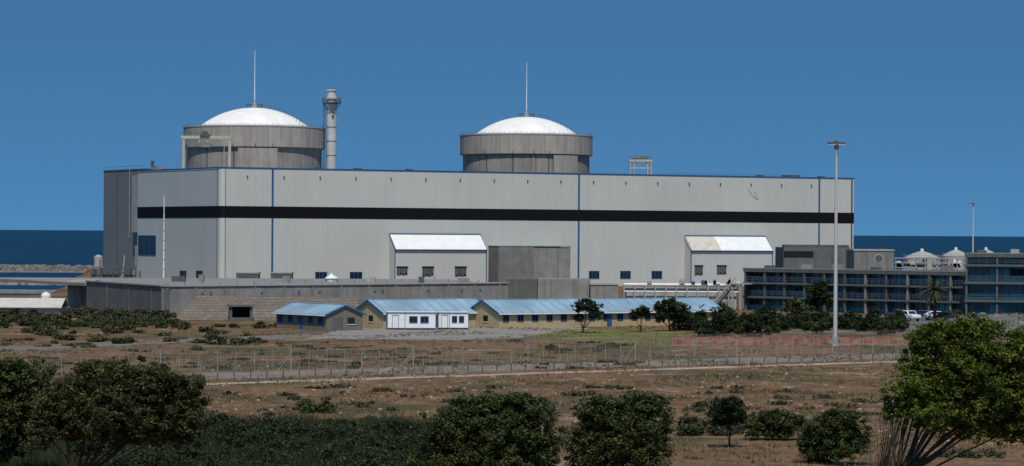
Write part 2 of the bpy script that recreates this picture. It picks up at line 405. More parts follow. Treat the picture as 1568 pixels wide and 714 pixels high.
b.box(a0,a1,-p,.02,0,zt,0); b.box(a1+.01,a2,-p+.15,.02,0,zt-.15,1)
b.box(a0-.1,a2+.1,-p-.1,.02,zt,zt+.2,1)
for i in range(1,3): b.box(a1+(a2-a1)*i/3-.03,a1+(a2-a1)*i/3+.03,-p+.1,-p+.147,0,zt-.2,2)
b.make('concrete_annex',hall)
b=B('steel_dk','steel','conc')
for i in range(24):
    u=hu(1015+i*9.0); bar(b,(u,1.0,HT-.3),(u,1.0,HT+.5),.04,0)
u0,u1=hu(1015),hu(1222); bar(b,(u0,1.0,HT+.5),(u1,1.0,HT+.5),.04,0)
b.box(hu(1217),hu(1237),4,7,HT-.3,HT+.7,0)
for px in (1104,1106,960,934): bar(b,(hu(px),3,HT-.3),(hu(px),3,HT+1.8),.04,1)
for px in (500,560,640,1180,1275): b.box(hu(px),hu(px)+1.4,6,8,HT-.3,HT+.55,0)
b.box(1.5,3.2,50,54,HT-.3,HT+1.2,2)
b.lathe([(.45,HT-.3),(.45,HT+2.4),(.55,HT+2.4),(.55,HT+2.6)],cx=2.3,cy=55,n=10,m=0)
b.make('roof_equipment',hall)
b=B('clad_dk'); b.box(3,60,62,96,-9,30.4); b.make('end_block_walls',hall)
b=B('steel_dk','conc_lt','steel'); b.box(2.9,60.1,61.9,96.1,30.4,30.75,0)
b.box(1.2,2.9,62.2,68,13.5,29.0,1); b.box(1.1,2.9,62.1,65,-2,10,1)
for z in range(2,30,4): b.box(2.8,3,68.5,69.2,z,z+.2,0)
bar(b,(2.7,84,0),(2.7,84,30),.12,0); bar(b,(2.7,74,12),(2.7,74,31.2),.09,2)
for y in (64,72,80,88,95): bar(b,(3.3,y,30.4),(3.3,y,31.6),.04,0)
bar(b,(3.3,64,31.6),(3.3,95,31.6),.04,0)
b.make('end_block_details',hall)
# ---------------------------------------------------------------- containments
def containment(px,D,flip):
    e=empty('reactor_containment_building',(gx(px,D),D,0),0)
    R=19.9
    b=B('cont2'); b.lathe([(R-.9,0),(R-.9,37.4)],n=96); b.make('lower_wall',e,False)
    b=B('cont'); b.lathe([(R-.9,37.0),(R,37.4),(R,42.9)],n=96,cap=False); b.make('ring_beam',e,False)
    b=B('conc_lt'); b.lathe([(R,42.9),(R+.12,42.95),(R+.12,43.3),(R-.4,43.35),(15,43.4)],n=96,cap=False); b.make('parapet',e)
    rb=15.6; h=5.6; Rs=(rb*rb+h*h)/(2*h); prof=[]
    for i in range(13):
        a=math.asin(rb/Rs)*(1-i/12); prof.append((max(.02,Rs*math.sin(a)),43.3+h-(Rs-Rs*math.cos(a))))
    b=B('dome'); b.lathe(prof,n=96); b.make('dome',e,True)
    b=B('steel_dk','conc_lt','white','cont')
    ang=math.radians(-25); last=None
    for i in range(14):
        a=math.asin(rb/Rs)*(1-i/13); r=Rs*math.sin(a); z=43.3+h-(Rs-Rs*math.cos(a))
        p=(r*math.cos(ang),r*math.sin(ang),z); q=(p[0],p[1],z+1.0)
        bar(b,p,q,.05)
        if last: bar(b,last,q,.05)
        last=q
    for i in range(40):
        a=2*math.pi*i/40; bar(b,(2.2*math.cos(a),2.2*math.sin(a),48.7),(2.2*math.cos(a),2.2*math.sin(a),49.8),.035)
    b.lathe([(2.2,49.75),(2.25,49.8),(2.2,49.85)],n=32,m=0,cap=False)
    b.lathe([(.7,48.5),(.7,49.6),(.35,50.2),(.3,51)],n=12,m=1)
    b.tube([(0,0,50.5),(0,0,57),(0,0,65.2)],[.15,.11,.06],8,2)
    for i in range(72):
        a=2*math.pi*i/72; bar(b,((R-.5)*math.cos(a),(R-.5)*math.sin(a),43.3),((R-.5)*math.cos(a),(R-.5)*math.sin(a),44.0),.035)
    for ang,w in ((-102,.35),(-84,.5),(-128,.3),(-70,.25)):
        a=math.radians(ang); c=(R-.9); bar(b,(c*math.cos(a),c*math.sin(a),20),(c*math.cos(a),c*math.sin(a),37.2),w*.6,0 if w<.4 else 3,6)
        bar(b,((R+.1)*math.cos(a),(R+.1)*math.sin(a),37.4),((R+.1)*math.cos(a),(R+.1)*math.sin(a),38.3),.12,0)
    b.make('fittings',e)
    b=B('cont','cont2')
    a0,a1=math.radians(-66 if flip else -98),math.radians(-40 if flip else -66)
    n=14; P=[]
    for z in (10,37.0):
        for i in range(n+1):
            a=a0+(a1-a0)*i/n; P.append(((R-.15)*math.cos(a),(R-.15)*math.sin(a),z))
    b.faces(P,[(i,i+1,i+n+2,i+n+1) for i in range(n)],0)
    for a in (a0,a1):
        b.poly([((R-.15)*math.cos(a),(R-.15)*math.sin(a),10),((R-1.2)*math.cos(a),(R-1.2)*math.sin(a),10),((R-1.2)*math.cos(a),(R-1.2)*math.sin(a),37),((R-.15)*math.cos(a),(R-.15)*math.sin(a),37)],1)
    b.make('thickened_wall_panel',e)
containment(388.5,820,False); containment(805,872,True)
# vent stack
D=818; e=empty('ventilation_stack',(gx(506.5,D),D,0))
b=B('stack'); b.lathe([(1.45,0),(1.38,40),(1.32,51.2),(1.7,51.4),(1.7,51.9),(1.3,52),(1.3,53.6),(1.6,53.7),(1.6,54),(1.1,54.05)],n=28); b.make('shaft',e)
b=B('steel_dk','steel')
for z in (27,31,35.5,39.5,43.5,47.5): b.lathe([(1.4,z),(1.52,z+.02),(1.52,z+.25),(1.4,z+.27)],n=28,m=1,cap=False)
b.lathe([(1.35,50.0),(2.7,50.3),(2.7,50.5),(1.35,50.52)],n=24,m=0,cap=False)
for i in range(20):
    a=2*math.pi*i/20; bar(b,(2.6*math.cos(a),2.6*math.sin(a),50.4),(2.6*math.cos(a),2.6*math.sin(a),51.6),.05)
    if i%3==0: bar(b,(1.3*math.cos(a),1.3*math.sin(a),48.3),(2.6*math.cos(a),2.6*math.sin(a),50.3),.09)
for z in (51.0,51.6): b.lathe([(2.58,z),(2.64,z+.05),(2.58,z+.1)],n=24,m=0,cap=False)
for sx in (-2.1,-1.7): bar(b,(sx,-.4,20),(sx,-.4,50.3),.06)
for i in range(60):
    bar(b,(-2.1,-.4,20+i*.5),(-1.7,-.4,20+i*.5),.04)
    if i%3==0:
        for s in ((-2.3,-.4),(-2.2,-1.0),(-1.7,-1.0)): bar(b,(s[0],s[1],20+i*.5),(s[0],s[1],21.5+i*.5),.03)
        bar(b,(-2.3,-.4,20+i*.5),(-1.9,-1.1,20+i*.5),.04); bar(b,(-1.7,-.4,20+i*.5),(-1.2,-.4,20+i*.5),.05)
b.box(-.5,.9,-1.6,-1.2,47.7,48.5,0); b.box(.1,.8,-1.6,-1.2,46.2,46.9,0)
b.make('platform_and_ladder',e)
# gantry at left containment
D=795; e=empty('service_gantry',(gx(279,D),D,0)); s=D/F
zt=zz(279,208,D); W=72*s
b=B('gantry','steel_dk','conc')
for x in (.3,W): b.box(x-.35,x+.35,-.4,.4,20,zt-.81)
b.box(-.5,W+.6,-.5,.5,zt-.8,zt); b.box(.7,W*.6,-.3,.3,zt-2.1,zt-1.85,2)
b.box(.9,1.2,-.3,.3,24,zt-2.11,1)
for x in (W*.35,W*.5): b.box(x,x+.3,-.35,.35,zt-1.84,zt-.81)
b.box(W*.37,W*.58,-1.0,1.0,zt,zt+.4,1); b.box(W*.42,W*.52,-.6,.6,zt+.4,zt+1.3,1); b.box(W*.4,W*.6,-.8,.8,zt-3.1,zt-2.2,2)
for i in range(8): bar(b,(W*.05+i*.9,-.45,zt),(W*.05+i*.9,-.45,zt+.9),.05,1)
bar(b,(W*.05,-.45,zt+.9),(W*.05+6.3,-.45,zt+.9),.05,1)
bar(b,(W*.88,0,zt-3),(W,0,zt-.85),.12,0); bar(b,(W*.88,0,20),(W*.88,0,zt-3),.11,0)
for i in range(3): bar(b,(0,0,zt-1-i*.4),(-2.2-i*.25,0,28),.05,2)
for x in (2.2,-.5): b.box(x,x+.12,.6,8,zt-.65,zt-.3)
b.make('frame',e)
D=862; e=empty('roof_hoist_frame',(gx(980,D),D,0))
b=B('gantry','steel_dk','conc')
zt=zz(980,243,D)
for x in (-3.1,-1.9,2.1,3.1):
    b.box(x-.2,x+.2,-.3,.3,0,zt-1.0); b.box(x-.18,x+.18,2.6,3.1,0,zt-1.0)
b.box(-3.5,3.5,-.45,3.3,zt-1.0,zt-.3); b.box(-3.3,3.3,-.28,.28,zt-3.0,zt-2.6); bar(b,(-3,0,28),(-1.2,0,zt-1),.12); bar(b,(3,0,28),(1.6,0,zt-1),.12)
b.ext([(x,zt-.3+ (1.25)*math.sin(math.acos(max(-1,min(1,x/2.6))))*.9) for x in (2.6,2.2,1.5,.7,0,-.7,-1.5,-2.2,-2.6)],0,2.6,'y',2)
b.box(-2.9,2.9,-.36,-.3,zt-.15,zt+.1,1)
for x in (-3.3,-2.2,-1.1,0,1.1,2.2,3.3): bar(b,(x,-.4,zt-.3),(x,-.4,zt+.7),.05,1)
bar(b,(-3.3,-.4,zt+.7),(3.3,-.4,zt+.7),.05,1)
b.make('frame',e)
# ---------------------------------------------------------------- retaining wall + bank
wC=(-55.7,466); wL=(gx(133,508),508); wR=(gx(778,519),519)
def wallD(px):
    k=(px-784)/F; sl=(wR[0]-wC[0])/(wR[1]-wC[1]); return (wC[0]-sl*wC[1])/(k-sl)
def wallseg(b,p,q,t,z0,z1,m=0,pil=0,slots=False):
    p=Vector(p);q=Vector(q);d=(q-p); L=d.length; d.normalize(); n=Vector((-d.y,d.x))
    def bx(a0,a1,n0,n1,z0,z1,m):
        pts=[p+d*a0+n*n0,p+d*a1+n*n0,p+d*a1+n*n1,p+d*a0+n*n1]; b.ext([(k.x,k.y) for k in pts],z0,z1,'z',m)
    bx(0,L,0,t,z0,z1,m); bx(-.1,L+.1,-.2,t+.1,z1,z1+.22,2)
    k=pil
    if pil:
        i=0
        while k<L-1:
            bx(k-.15,k+.15,-.12,-.003,z0,z1-.02,m)
            if slots and i%2==0: bx(k+1.2,k+1.7,-.03,-.001,z1-1.4,z1-1.0,1)
            if slots and i%3==0: bx(k+3.0,k+3.4,-.03,-.001,z1-1.6,z1-.9,1)
            k+=pil; i+=1
e=empty('retaining_wall')
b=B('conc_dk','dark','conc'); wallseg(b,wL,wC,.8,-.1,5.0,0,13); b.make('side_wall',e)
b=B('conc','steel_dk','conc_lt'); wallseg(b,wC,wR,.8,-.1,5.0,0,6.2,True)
b.make('front_wall',e)
b=B('conc'); q=[wC,wR,(wR[0]-12,wR[1]+60),(-105,wL[1]+55),wL]; b.ext([(x+ (0 if i else .5),y+1.1) for i,(x,y) in enumerate(q)],4.2,4.7,'z'); b.make('deck',e)
b=B('steel_dk','conc_lt','conc')
for i in range(22):
    t=i/21; p=lerp2(wC,wR,t); bar(b,(p[0],p[1]+2.4,4.7),(p[0],p[1]+2.4,5.5+.2*(i%3)),.05,0)
for a,w,h,m in ((258,22,.5,0),(300,8,.8,2),(430,12,.6,2),(560,14,.5,1),(640,9,.7,0),(660,6,.9,1),(700,20,.5,2)):
    D=525; x=gx(a,D); b.box(x,x+w*.11,530,532,4.71,5.2+h,m)
b.make('deck_equipment',e)
b=B('bank'); n=28; T=[];Bt=[]
for i in range(n+1):
    t=i/n; px=268+(548-268)*t; lo=gp(px,490+2*math.sin(t*3)-2*t); px2=301+(548-301)*t; D2=wallD(px2)-.4
    Bt.append((lo[0],lo[1],-.02)); T.append((gx(px2,D2),D2,zz(px2,453+2.5*t+random.uniform(-.3,.3),D2)))
for i in range(n): b.poly([Bt[i],Bt[i+1],T[i+1],T[i]])
c0=wallD(290)-.5; b.poly([Bt[0],T[0],(gx(285,c0),c0,-.1)]); b.poly([Bt[-1],T[-1],(T[-1][0]+3,T[-1][1]+2,-.1)])
b.make('paved_bank')
D=gd(370,491)-1; e=empty('concrete_shelter',(gx(370,D),D,0),.15)
b=B('conc_dk','dark','conc'); b.box(-1.8,-1.4,0,3,0,2.2,0); b.box(1.4,1.8,0,3,0,2.2,0); b.box(-1.4,1.4,2.6,3,0,2.2,1); b.box(-2.0,2.0,-.4,3.2,2.2,2.5,0); b.box(-1.4,1.4,.3,.5,0,.5,0)
b.make('shell',e)
def cblock(name,px0,px1,py,D,dep,mt,cap=True,extra=None):
    x0=gx(px0,D); w=gx(px1,D)-x0; z=zz(px0,py,D); e=empty(name,(x0,D,0),0)
    b=B(mt,'conc_lt','dark','steel_dk'); b.box(0,w,0,dep,-.05,z-.3,0)
    if cap: b.box(-.15,w+.15,-.15,dep+.15,z-.3,z,1)
    else: b.box(0,w,0,dep,z-.3,z,0)
    k=2.5
    while k<w-1: b.box(k,k+.08,-.04,-.003,0,z-.35,3); k+=4.2
    if extra: extra(b,w,z)
    b.make('walls_and_cap',e); return e
cblock('concrete_block_house',776,823,427.5,560,14,'conc_dk',cap=False)
cblock('concrete_block_house',824,905,427.5,556,16,'conc',cap=False)
cblock('concrete_block_house',905,947,434,552,10,'conc',cap=True)
cblock('valve_house',960,1128,441,545,8,'conc_lt',cap=True)
cblock('pump_house',104,137,430,520,12,'conc',cap=True)
cblock('switchgear_kiosk',362,396,417,700,5,'conc_dk',cap=True,extra=lambda b,w,z:b.box(.6,w-.6,-.04,-.001,.3,z-.8,3))
cblock('switchgear_kiosk',415,447,417,704,5,'conc_dk',cap=True,extra=lambda b,w,z:b.box(.6,w-.6,-.04,-.001,.3,z-.8,3))
def roofdark(b,w,z):
    b.box(.2,w-.2,.2,6,z,z+.6,3); b.box(.05,w*.45,-.06,-.003,z-2.2,z-.8,2); b.box(w*.7,w*.82,-.06,-.003,z-3,z-.6,3)
cblock('service_building',1200,1302,379,640,20,'conc_dk',cap=False,extra=roofdark)
def logo(b,w,z):
    n=20; cx=w*.62; cz=z-1.9; b.poly([(cx+1.0*math.cos(2*math.pi*i/n),-.06,cz+1.0*math.sin(2*math.pi*i/n)) for i in range(n)],1)
    b.poly([(cx+.8*math.cos(2*math.pi*i/n),-.07,cz+.8*math.sin(2*math.pi*i/n)) for i in range(n)],3)
cblock('plant_room',1308,1369,382,600,14,'conc_md',cap=True,extra=logo)
D=548; e=empty('pipe_rack',(gx(955,D),D-4,0)); b=B('steel','white','blue','red'); L=gx(1130,D)-gx(955,D)
for i in range(12):
    x=L*i/11; b.box(x-.12,x+.12,0,.2,0,4.2,0); b.box(x-.12,x+.12,2,2.2,0,4.2,0); b.box(x-.1,x+.1,0,2.2,4.2,4.35,0)
for y,z,r,m in ((.4,4.5,.15,1),(.9,4.55,.2,1),(1.6,4.5,.14,2),(.3,3.2,.14,1),(1.2,3.3,.2,0)): bar(b,(0,y,z),(L,y,z),r,m,8)
for i in range(12):
    x=random.uniform(0,L); b.box(x,x+random.uniform(.4,1.2),.1,.9,4.7,5.0+random.random()*.6,random.choice([1,1,2,0]))
b.make('pipes_and_frames',e)
D=545; e=empty('white_water_tank',(gx(508,D),D,0)); b=B('white','steel_dk')
b.lathe([(1.05,0),(1.05,5.2),(1.25,5.2),(1.25,5.35),(.2,6.0),(.05,6.3)],n=20)
for a in range(4): bar(b,(1.15*math.cos(a*1.57+.4),1.15*math.sin(a*1.57+.4),0),(1.15*math.cos(a*1.57+.4),1.15*math.sin(a*1.57+.4),5.2),.06,1)
b.make('shell',e)
D=600; e=empty('lightning_mast',(gx(251,D),D,0)); b=B('white','steel_dk')
b.tube([(0,0,0),(0,0,10),(0,0,zz(251,300,D))],[.22,.15,.07],8); b.lathe([(.45,0),(.45,.3)],n=8,m=1)
for z in range(4,20,2): b.lathe([(.2,z),(.24,z+.05),(.2,z+.1)],n=8,m=1,cap=False)
b.make('pole',e)
D=640; e=empty('pipework_yard',(gx(140,D),D,-.0)); b=B('steel_dk','conc','gantry','white')
W=gx(208,D)-gx(140,D)
for i in range(9):
    x=W*i/8; b.box(x-.1,x+.1,0,.2,0,5.0+random.random()*1.5)
    b.box(x,x+random.uniform(.5,1.6),1,2.5,0,3.6+random.random()*2.2,random.choice([0,0,1,2]))
for z in (3.5,4.6,5.6): b.box(0,W,-.16,-.01,z,z+.15)
b.box(W*.02,W*.25,2.6,4,5.6,6.0,1); bar(b,(W*.2,0,0),(W*.2,0,7.5),.12,0); bar(b,(W*.7,0,3),(W*.75,0,8.5),.12,2)
b.make('frames',e)
D=660; e=empty('small_tank_on_tower',(gx(151,D),D,0)); b=B('conc_lt','conc','steel_dk')
b.lathe([(1.0,5.4),(1.0,8.0),(.3,8.4)],n=18)
for a in range(4): bar(b,(.9*math.cos(a*1.57+.7),.9*math.sin(a*1.57+.7),0),(.9*math.cos(a*1.57+.7),.9*math.sin(a*1.57+.7),5.3),.12,2)
b.lathe([(1.25,5.2),(1.25,5.38)],n=18,m=1); b.make('tank',e)
# ---------------------------------------------------------------- low blue-roofed buildings
def gable(name,x,y,ang,L,W,he,hr,wm,wins,door=True):
    e=empty(name,(x,y,0),ang)
    b=B(wm); b.ext([(0,0),(W,0),(W,he),(W/2,hr),(0,he)],0,L,'x'); b.make('walls',e)
    b=B('rblue'); o=.45; k=(hr-he)/(W/2); t=.1
    for sgn in (0,1):
        y0,y1=(-o,W/2) if not sgn else (W+o,W/2); z0=he-k*o+.04; z1=hr+.04
        P=[(-.3,y0,z0),(L+.3,y0,z0),(L+.3,y1,z1),(-.3,y1,z1)]; P+=[(a,c,d+t) for a,c,d in P]
        b.faces(P,[(0,1,2,3),(4,5,6,7),(0,1,5,4),(1,2,6,5),(3,0,4,7)])
    b.box(-.3,L+.3,W/2-.2,W/2+.2,hr+.1,hr+.19); b.make('roof',e)
    b=B('blue','white')
    for xx in (-.34,L+.3):
        b.faces([(xx,-o,he-k*o-.15),(xx,-o,he-k*o+.12),(xx,W/2,hr+.14),(xx,W/2,hr-.12)],[(0,1,2,3)],0); b.faces([(xx,W+o,he-k*o-.15),(xx,W+o,he-k*o+.12),(xx,W/2,hr+.14),(xx,W/2,hr-.12)],[(0,1,2,3)],0)
    b.box(-.3,L+.3,-o-.1,-o-.005,he-k*o-.1,he-k*o+.06,1)
    b.make('fascia_and_gutter',e)
    bf=B('blue'); bg=B('glass')
    n=int(L/wins)
    for i in range(n):
        x0=(i+.25)*L/n; window(bf,bg,x0,x0+wins*.42,.95,he-.35,2,fr=.07)
    if door: bf.box(L*.47,L*.47+.9,-.05,.01,0,2.0)
    bf.make('window_frames_and_door',e); bg.make('window_glass',e)
    b=B('glass','white'); b.box(-.05,.01,W*.35,W*.35+1.2,.9,1.8,0); b.box(-.08,-.051,W*.35-.08,W*.35+1.28,.8,.9,1); b.make('gable_window',e)
    return e
e=gable('blue_roofed_workshop',gx(424,421),421,math.atan2(-.8,.6),13.2,6.2,2.35,3.55,'brownw',2.6)
b=B('conc_dk','white','glass'); b.box(13.2,13.25,1.0,2.8,0,1.9,0); b.box(13.2,13.26,3.6,4.8,.9,1.8,2); b.box(13.2,13.3,3.5,4.9,.8,.88,1); b.make('roller_door',e)
gable('yellow_office_block',gx(588,422),422,math.atan2(.57,.82),18.5,8,2.3,4.0,'yellow',2.6)
gable('yellow_office_block',gx(765,426),426,math.atan2(.57,.82),42,8.2,2.3,4.0,'yellow',2.6)
def hut(px,D,L,W,h):
    e=empty('white_prefab_hut',(gx(px,D),D,0),.1)
    b=B('white','kerb'); b.box(0,L,0,W,.15,h,0)
    for i in range(4): b.box(i*L/3.2+.1,i*L/3.2+.4,.1,.4,0,.15,1); b.box(i*L/3.2+.1,i*L/3.2+.4,W-.4,W-.1,0,.15,1)
    b.make('body',e)
    b=B('white','blue'); b.box(-.12,L+.12,-.12,W+.12,h,h+.12,0); b.box(-.13,L+.13,-.14,-.121,h-.02,h+.06,1); b.box(-.02,L+.02,-.03,-.003,.15,.26,1)
    for xx in (0,L-.06,L*.36): b.box(xx,xx+.06,-.035,-.003,.3,h-.02,1)
    for yy in (0,W-.1): b.box(-.04,-.003,yy,yy+.1,.3,h-.02,1)
    b.make('roof_and_trim',e)
    bf=B('blue'); bg=B('glass')
    window(bf,bg,L*.45,L*.62,1.0,1.95,2,fr=.06); window(bf,bg,L*.68,L*.85,1.0,1.95,2,fr=.06)
    bf.box(L*.1,L*.1+.06,-.05,-.001,.15,2.1); bf.box(L*.1+.9,L*.1+.96,-.05,-.001,.15,2.1); bf.box(L*.1+.06,L*.1+.9,-.05,-.001,2.04,2.1)
    bf.make('window_frames_and_door',e); bg.make('window_glass',e)
hut(594,417,7.0,2.5,2.45); hut(672,419.5,4.4,2.5,2.4)
# ---------------------------------------------------------------- offices with teal glazing
def office(name,p,q,dep,lv,bayw=4.6,stair=False):
    p=Vector(p);q=Vector(q); d=q-p; L=d.length; e=empty(name,(p.x,p.y,0),math.atan2(d.y,d.x)); H=lv[-1]
    b=B('tealg','teal','dark'); b.box(.3,L-.3,1.3,dep,0,H-.4,0)
    for i in range(len(lv)-1):
        b.box(.25,L-.25,1.22,1.29,lv[i]+.2,lv[i]+.95,1)
        k=0
        while k<L-4:
            if random.random()<.45: b.box(k+.5,k+.5+1.1*random.randint(1,3),1.24,1.285,lv[i]+.97,lv[i+1]-.75,random.choice([1,2,2]))
            k+=3.5
    b.make('glazing',e)
    b=B('slab','steel_dk','conc')
    for i,z in enumerate(lv[1:]):
        last=(i==len(lv)-2); b.box(-.2,L+.2,-.1,dep+.1,z-.3 if not last else z-.7,z-.02 if not last else z,0)
        if not last: b.box(-.2,L+.2,-.25,-.103,z-.4,z-.3,1)
    b.box(-.22,L+.22,-.14,-.102,H-.12,H+.03,2)
    for i in range(int(L/bayw)+1):
        x=min(L-.4,i*bayw); b.box(x,x+.32,.0,.5,0,H-.71,2 if i>4 and i%2==0 else 0)
        b.box(x+.05,x+.25,.5,1.3,0,H-.72,1)
    b.make('slabs_and_columns',e)
    b=B('steel_dk','steel')
    for i in range(int(L/1.15)): b.box(i*1.15+.4,i*1.15+.48,1.1,1.2,0,H-.72,0)
    for z in lv[1:-1]:
        for k in (.35,.7,1.0): bar(b,(0,.05,z+k),(L,.05,z+k),.03,0)
        for i in range(int(L/1.5)): bar(b,(i*1.5+.7,.05,z),(i*1.5+.7,.05,z+1),.03,0)
    b.make('mullions_and_railings',e)
    b=B('conc_dk','steel','conc')
    for i in range(6):
        x=L*(i+.3)/6.3; b.box(x,x+1.4,3+i%2,4.6+i%2,H,H+.5+.2*(i%3),i%3)
    b.make('roof_units',e)
    if stair:
        b=B('conc_lt','steel')
        n=14; x0=-.3
        P=[(x0-5.2,0),(x0-5.9,0),(x0,5.2),(x0,4.6)]
        for yy in (-3.6,-2.2): b.ext(P,yy,yy+.2,'y',0)
        for i in range(n): xx=x0-5.4+5.4*i/n; zq=5.0*(i+.6)/n; b.box(xx,xx+.42,-3.4,-2.2,zq-.08,zq,0)
        b.box(x0,x0+2.4,-3.6,.6,4.75,5.0,0); b.box(x0+2,x0+2.3,-3.4,-3.1,0,4.75,0); b.box(x0,x0+.3,-3.4,-3.1,0,4.75,0)
        for yy in (-3.5,-2.1):
            bar(b,(x0-5.6,yy,1.1),(x0,yy,6.0),.06,1)
            for i in range(7): bar(b,(x0-5.4*(1-i/6),yy,5*i/6),(x0-5.4*(1-i/6),yy,5*i/6+1.1),.04,1)
        b.make('outside_stair',e)
    return e
office('teal_glass_office',(gx(1140,540),540),(gx(1480,506),506),14,[0,2.65,5.25,7.8],4.6,True)
office('teal_glass_office',(gx(1479,498),498),(gx(1479,498)+34,489),16,[0,3.1,6.2,9.2,11.1],5.2)
for px,D,r,h in ((1412,900,5.8,7.0),(1464,950,4.6,7.3),(1510,1000,4.5,7.2)):
    e=empty('storage_tank',(gx(px,D),D,0)); b=B('conc_lt','steel')
    b.lathe([(r,-.5),(r,h),(r+.1,h+.05),(r*.5,h+1.5),(r*.12,h+2.2),(.05,h+2.3)],n=40); b.make('shell',e)
    b=B('steel','white')
    for i in range(24):
        a=2*math.pi*i/24; bar(b,(r*math.cos(a),r*math.sin(a),h),(r*math.cos(a),r*math.sin(a),h+1),.05)
    b.lathe([(r-.05,h+.95),(r+.05,h+1),(r-.05,h+1.05)],n=40,cap=False); b.lathe([(.5,h+2),(.5,h+3)],n=10,m=1)
    b.make('railing_and_vent',e)
D=610; e=empty('process_steelwork',(gx(1372,D),D,0)); b=B('steel','steel_dk','gantry','white'); W=gx(1482,D)-gx(1372,D)
for i in range(8):
    x=W*i/7
    for y in (0,4): b.box(x-.1,x+.1,y,y+.25,0,9.3,i%2)
for z in (8.2,9.2,7.2):
    for y in (-.21,4.26): b.box(0,W,y,y+.2,z,z+.18,0)
for i in range(18): x=random.uniform(0,W); b.box(x,x+random.uniform(.3,1.5),1,3,7.2,7.6+random.random()*1.5,random.choice([0,1,2,3]))
b.make('frame',e)
# ---------------------------------------------------------------- high masts
def mast(px,D,h,hw,k=1):
    e=empty('high_mast_floodlight',(gx(px,D),D,0)); b=B('mast','steel_dk','steel')
    b.tube([(0,0,0),(0,0,h*.5),(0,0,h)],[.27*k,.21*k,.14*k],14); b.lathe([(.6,0),(.6,.15),(.32,.2),(.32,1.2)],n=16,m=2)
    b.make('pole',e)
    b=B('steel','steel_dk','white')
    b.lathe([(hw*.55,h-.35),(hw*.6,h-.3),(hw*.55,h-.25)],n=20,cap=False)
    for i in range(10):
        a=2*math.pi*i/10; c,s=math.cos(a),math.sin(a)
        bar(b,(0,0,h-.2),(hw*.75*c,hw*.75*s,h-.25),.05)
        cx,cy=hw*.85*c,hw*.85*s; b.box(cx-.2,cx+.2,cy-.2,cy+.2,h-.34,h-.08,1); b.box(cx-.18,cx+.18,cy-.18,cy+.18,h-.42,h-.345,2)
    b.lathe([(.25,h-.6),(.3,h),(.2,h+.15)],n=12,m=1); b.box(-.3,.3,-.22,.22,h-.9,h-.6,1)
    b.make('lamp_head',e)
mast(1280,366,zz(1280,217,366),1.1); mast(1490,950,zz(1490,311,950),1.5,1.1)
# ---------------------------------------------------------------- fences
def fence(name,p,q,h,sp,style):
    p=Vector(p);q=Vector(q);d=q-p;L=d.length;d.normalize(); e=empty(name,(p.x,p.y,0),math.atan2(d.y,d.x))
    b=B('fpost','steel_dk','steel'); k=0;i=0
    while k<L:
        if style==1:
            bar(b,(k,0,0),(k,0,h),.035,0,5); bar(b,(k,0,h),(k,-.35,h+.4),.022,0,4)
            if i%7==0: bar(b,(k,0,h*.8),(k+1.6,0,0),.025,0,4); bar(b,(k,0,h*.8),(k-1.6,0,0),.025,0,4); bar(b,(k,0,0),(k,0,h+.2),.045,2,6)
        else:
            bar(b,(k,0,0),(k,0,.7),.06,1,5)
            if i%2==0: bar(b,(k,0,.7),(k,0,h+random.uniform(-.05,.05)),.03,0,4)
        k+=sp;i+=1
    b.make('posts',e)
    b=B('fpost')
    for j in range(9 if style==1 else 6):
        z=.1+(h-.15)*j/(8 if style==1 else 5); bar(b,(0,0,z),(L,0,z),.007,0,3)
    if style==1:
        for z in (.14,.28,.4): bar(b,(0,-z*.85,h+z),(L,-z*.85,h+z),.009,0,3)
        k=0
        while k<L: bar(b,(k,.01,.05),(k,.01,h),.005,0,3); k+=.3
    b.make('wires',e)
fence('security_fence',lerp2(fA,fB,-.35),lerp2(fA,fB,1.25),1.8,1.85,0)
fence('security_fence',lerp2(rA,rB,-.35),lerp2(rA,rB,1.25),2.3,2.2,1)
b=B('soil')
pp=[]
for i in range(41): px=1030+i*9; pp.append((*gp(px,531-.02*(px-1030)*.3+random.uniform(-1.6,1.6)),.03))
for i in range(40,-1,-1): px=1030+i*9; pp.append((*gp(px,518+random.uniform(-1.6,1.6)),.03))
b.poly(pp); b.make('disturbed_sand_ground')
e=empty('orange_barrier_netting'); b=B('orange','steel_dk')
def net(pts,gap):
    n=90; prev=None
    for i in range(n+1):
        t=i/n*(len(pts)-1); j=min(len(pts)-2,int(t)); p=lerp2(pts[j],pts[j+1],t-j)
        z0=.03+.05*math.sin(i*1.3); z1=max(.12,.42+.25*math.sin(i*.55)+.16*math.sin(i*2.7)+random.uniform(-.1,.1)); y=p[1]+.35*math.sin(i*.8)+random.uniform(-.15,.15)
        if prev and math.sin(i*.37+gap)+math.sin(i*.83)>-0.6:
            m=5
            for k in range(m):
                a=k/m; c=(k+.6)/m
                b.poly([(prev[0],prev[1],prev[2]+(prev[3]-prev[2])*a),(p[0],y,z0+(z1-z0)*a),(p[0],y,z0+(z1-z0)*c),(prev[0],prev[1],prev[2]+(prev[3]-prev[2])*c)])
        if i%8==0: bar(b,(p[0],y,0),(p[0],y,.9),.025,1,4)
        prev=(p[0],y,z0,z1)
net([gp(1032,526),gp(1150,530),gp(1270,528)],0); net([gp(1050,520),gp(1200,522),gp(1385,523)],2); net([gp(1180,527),gp(1300,526),gp(1385,527)],4)
b.make('net',e)
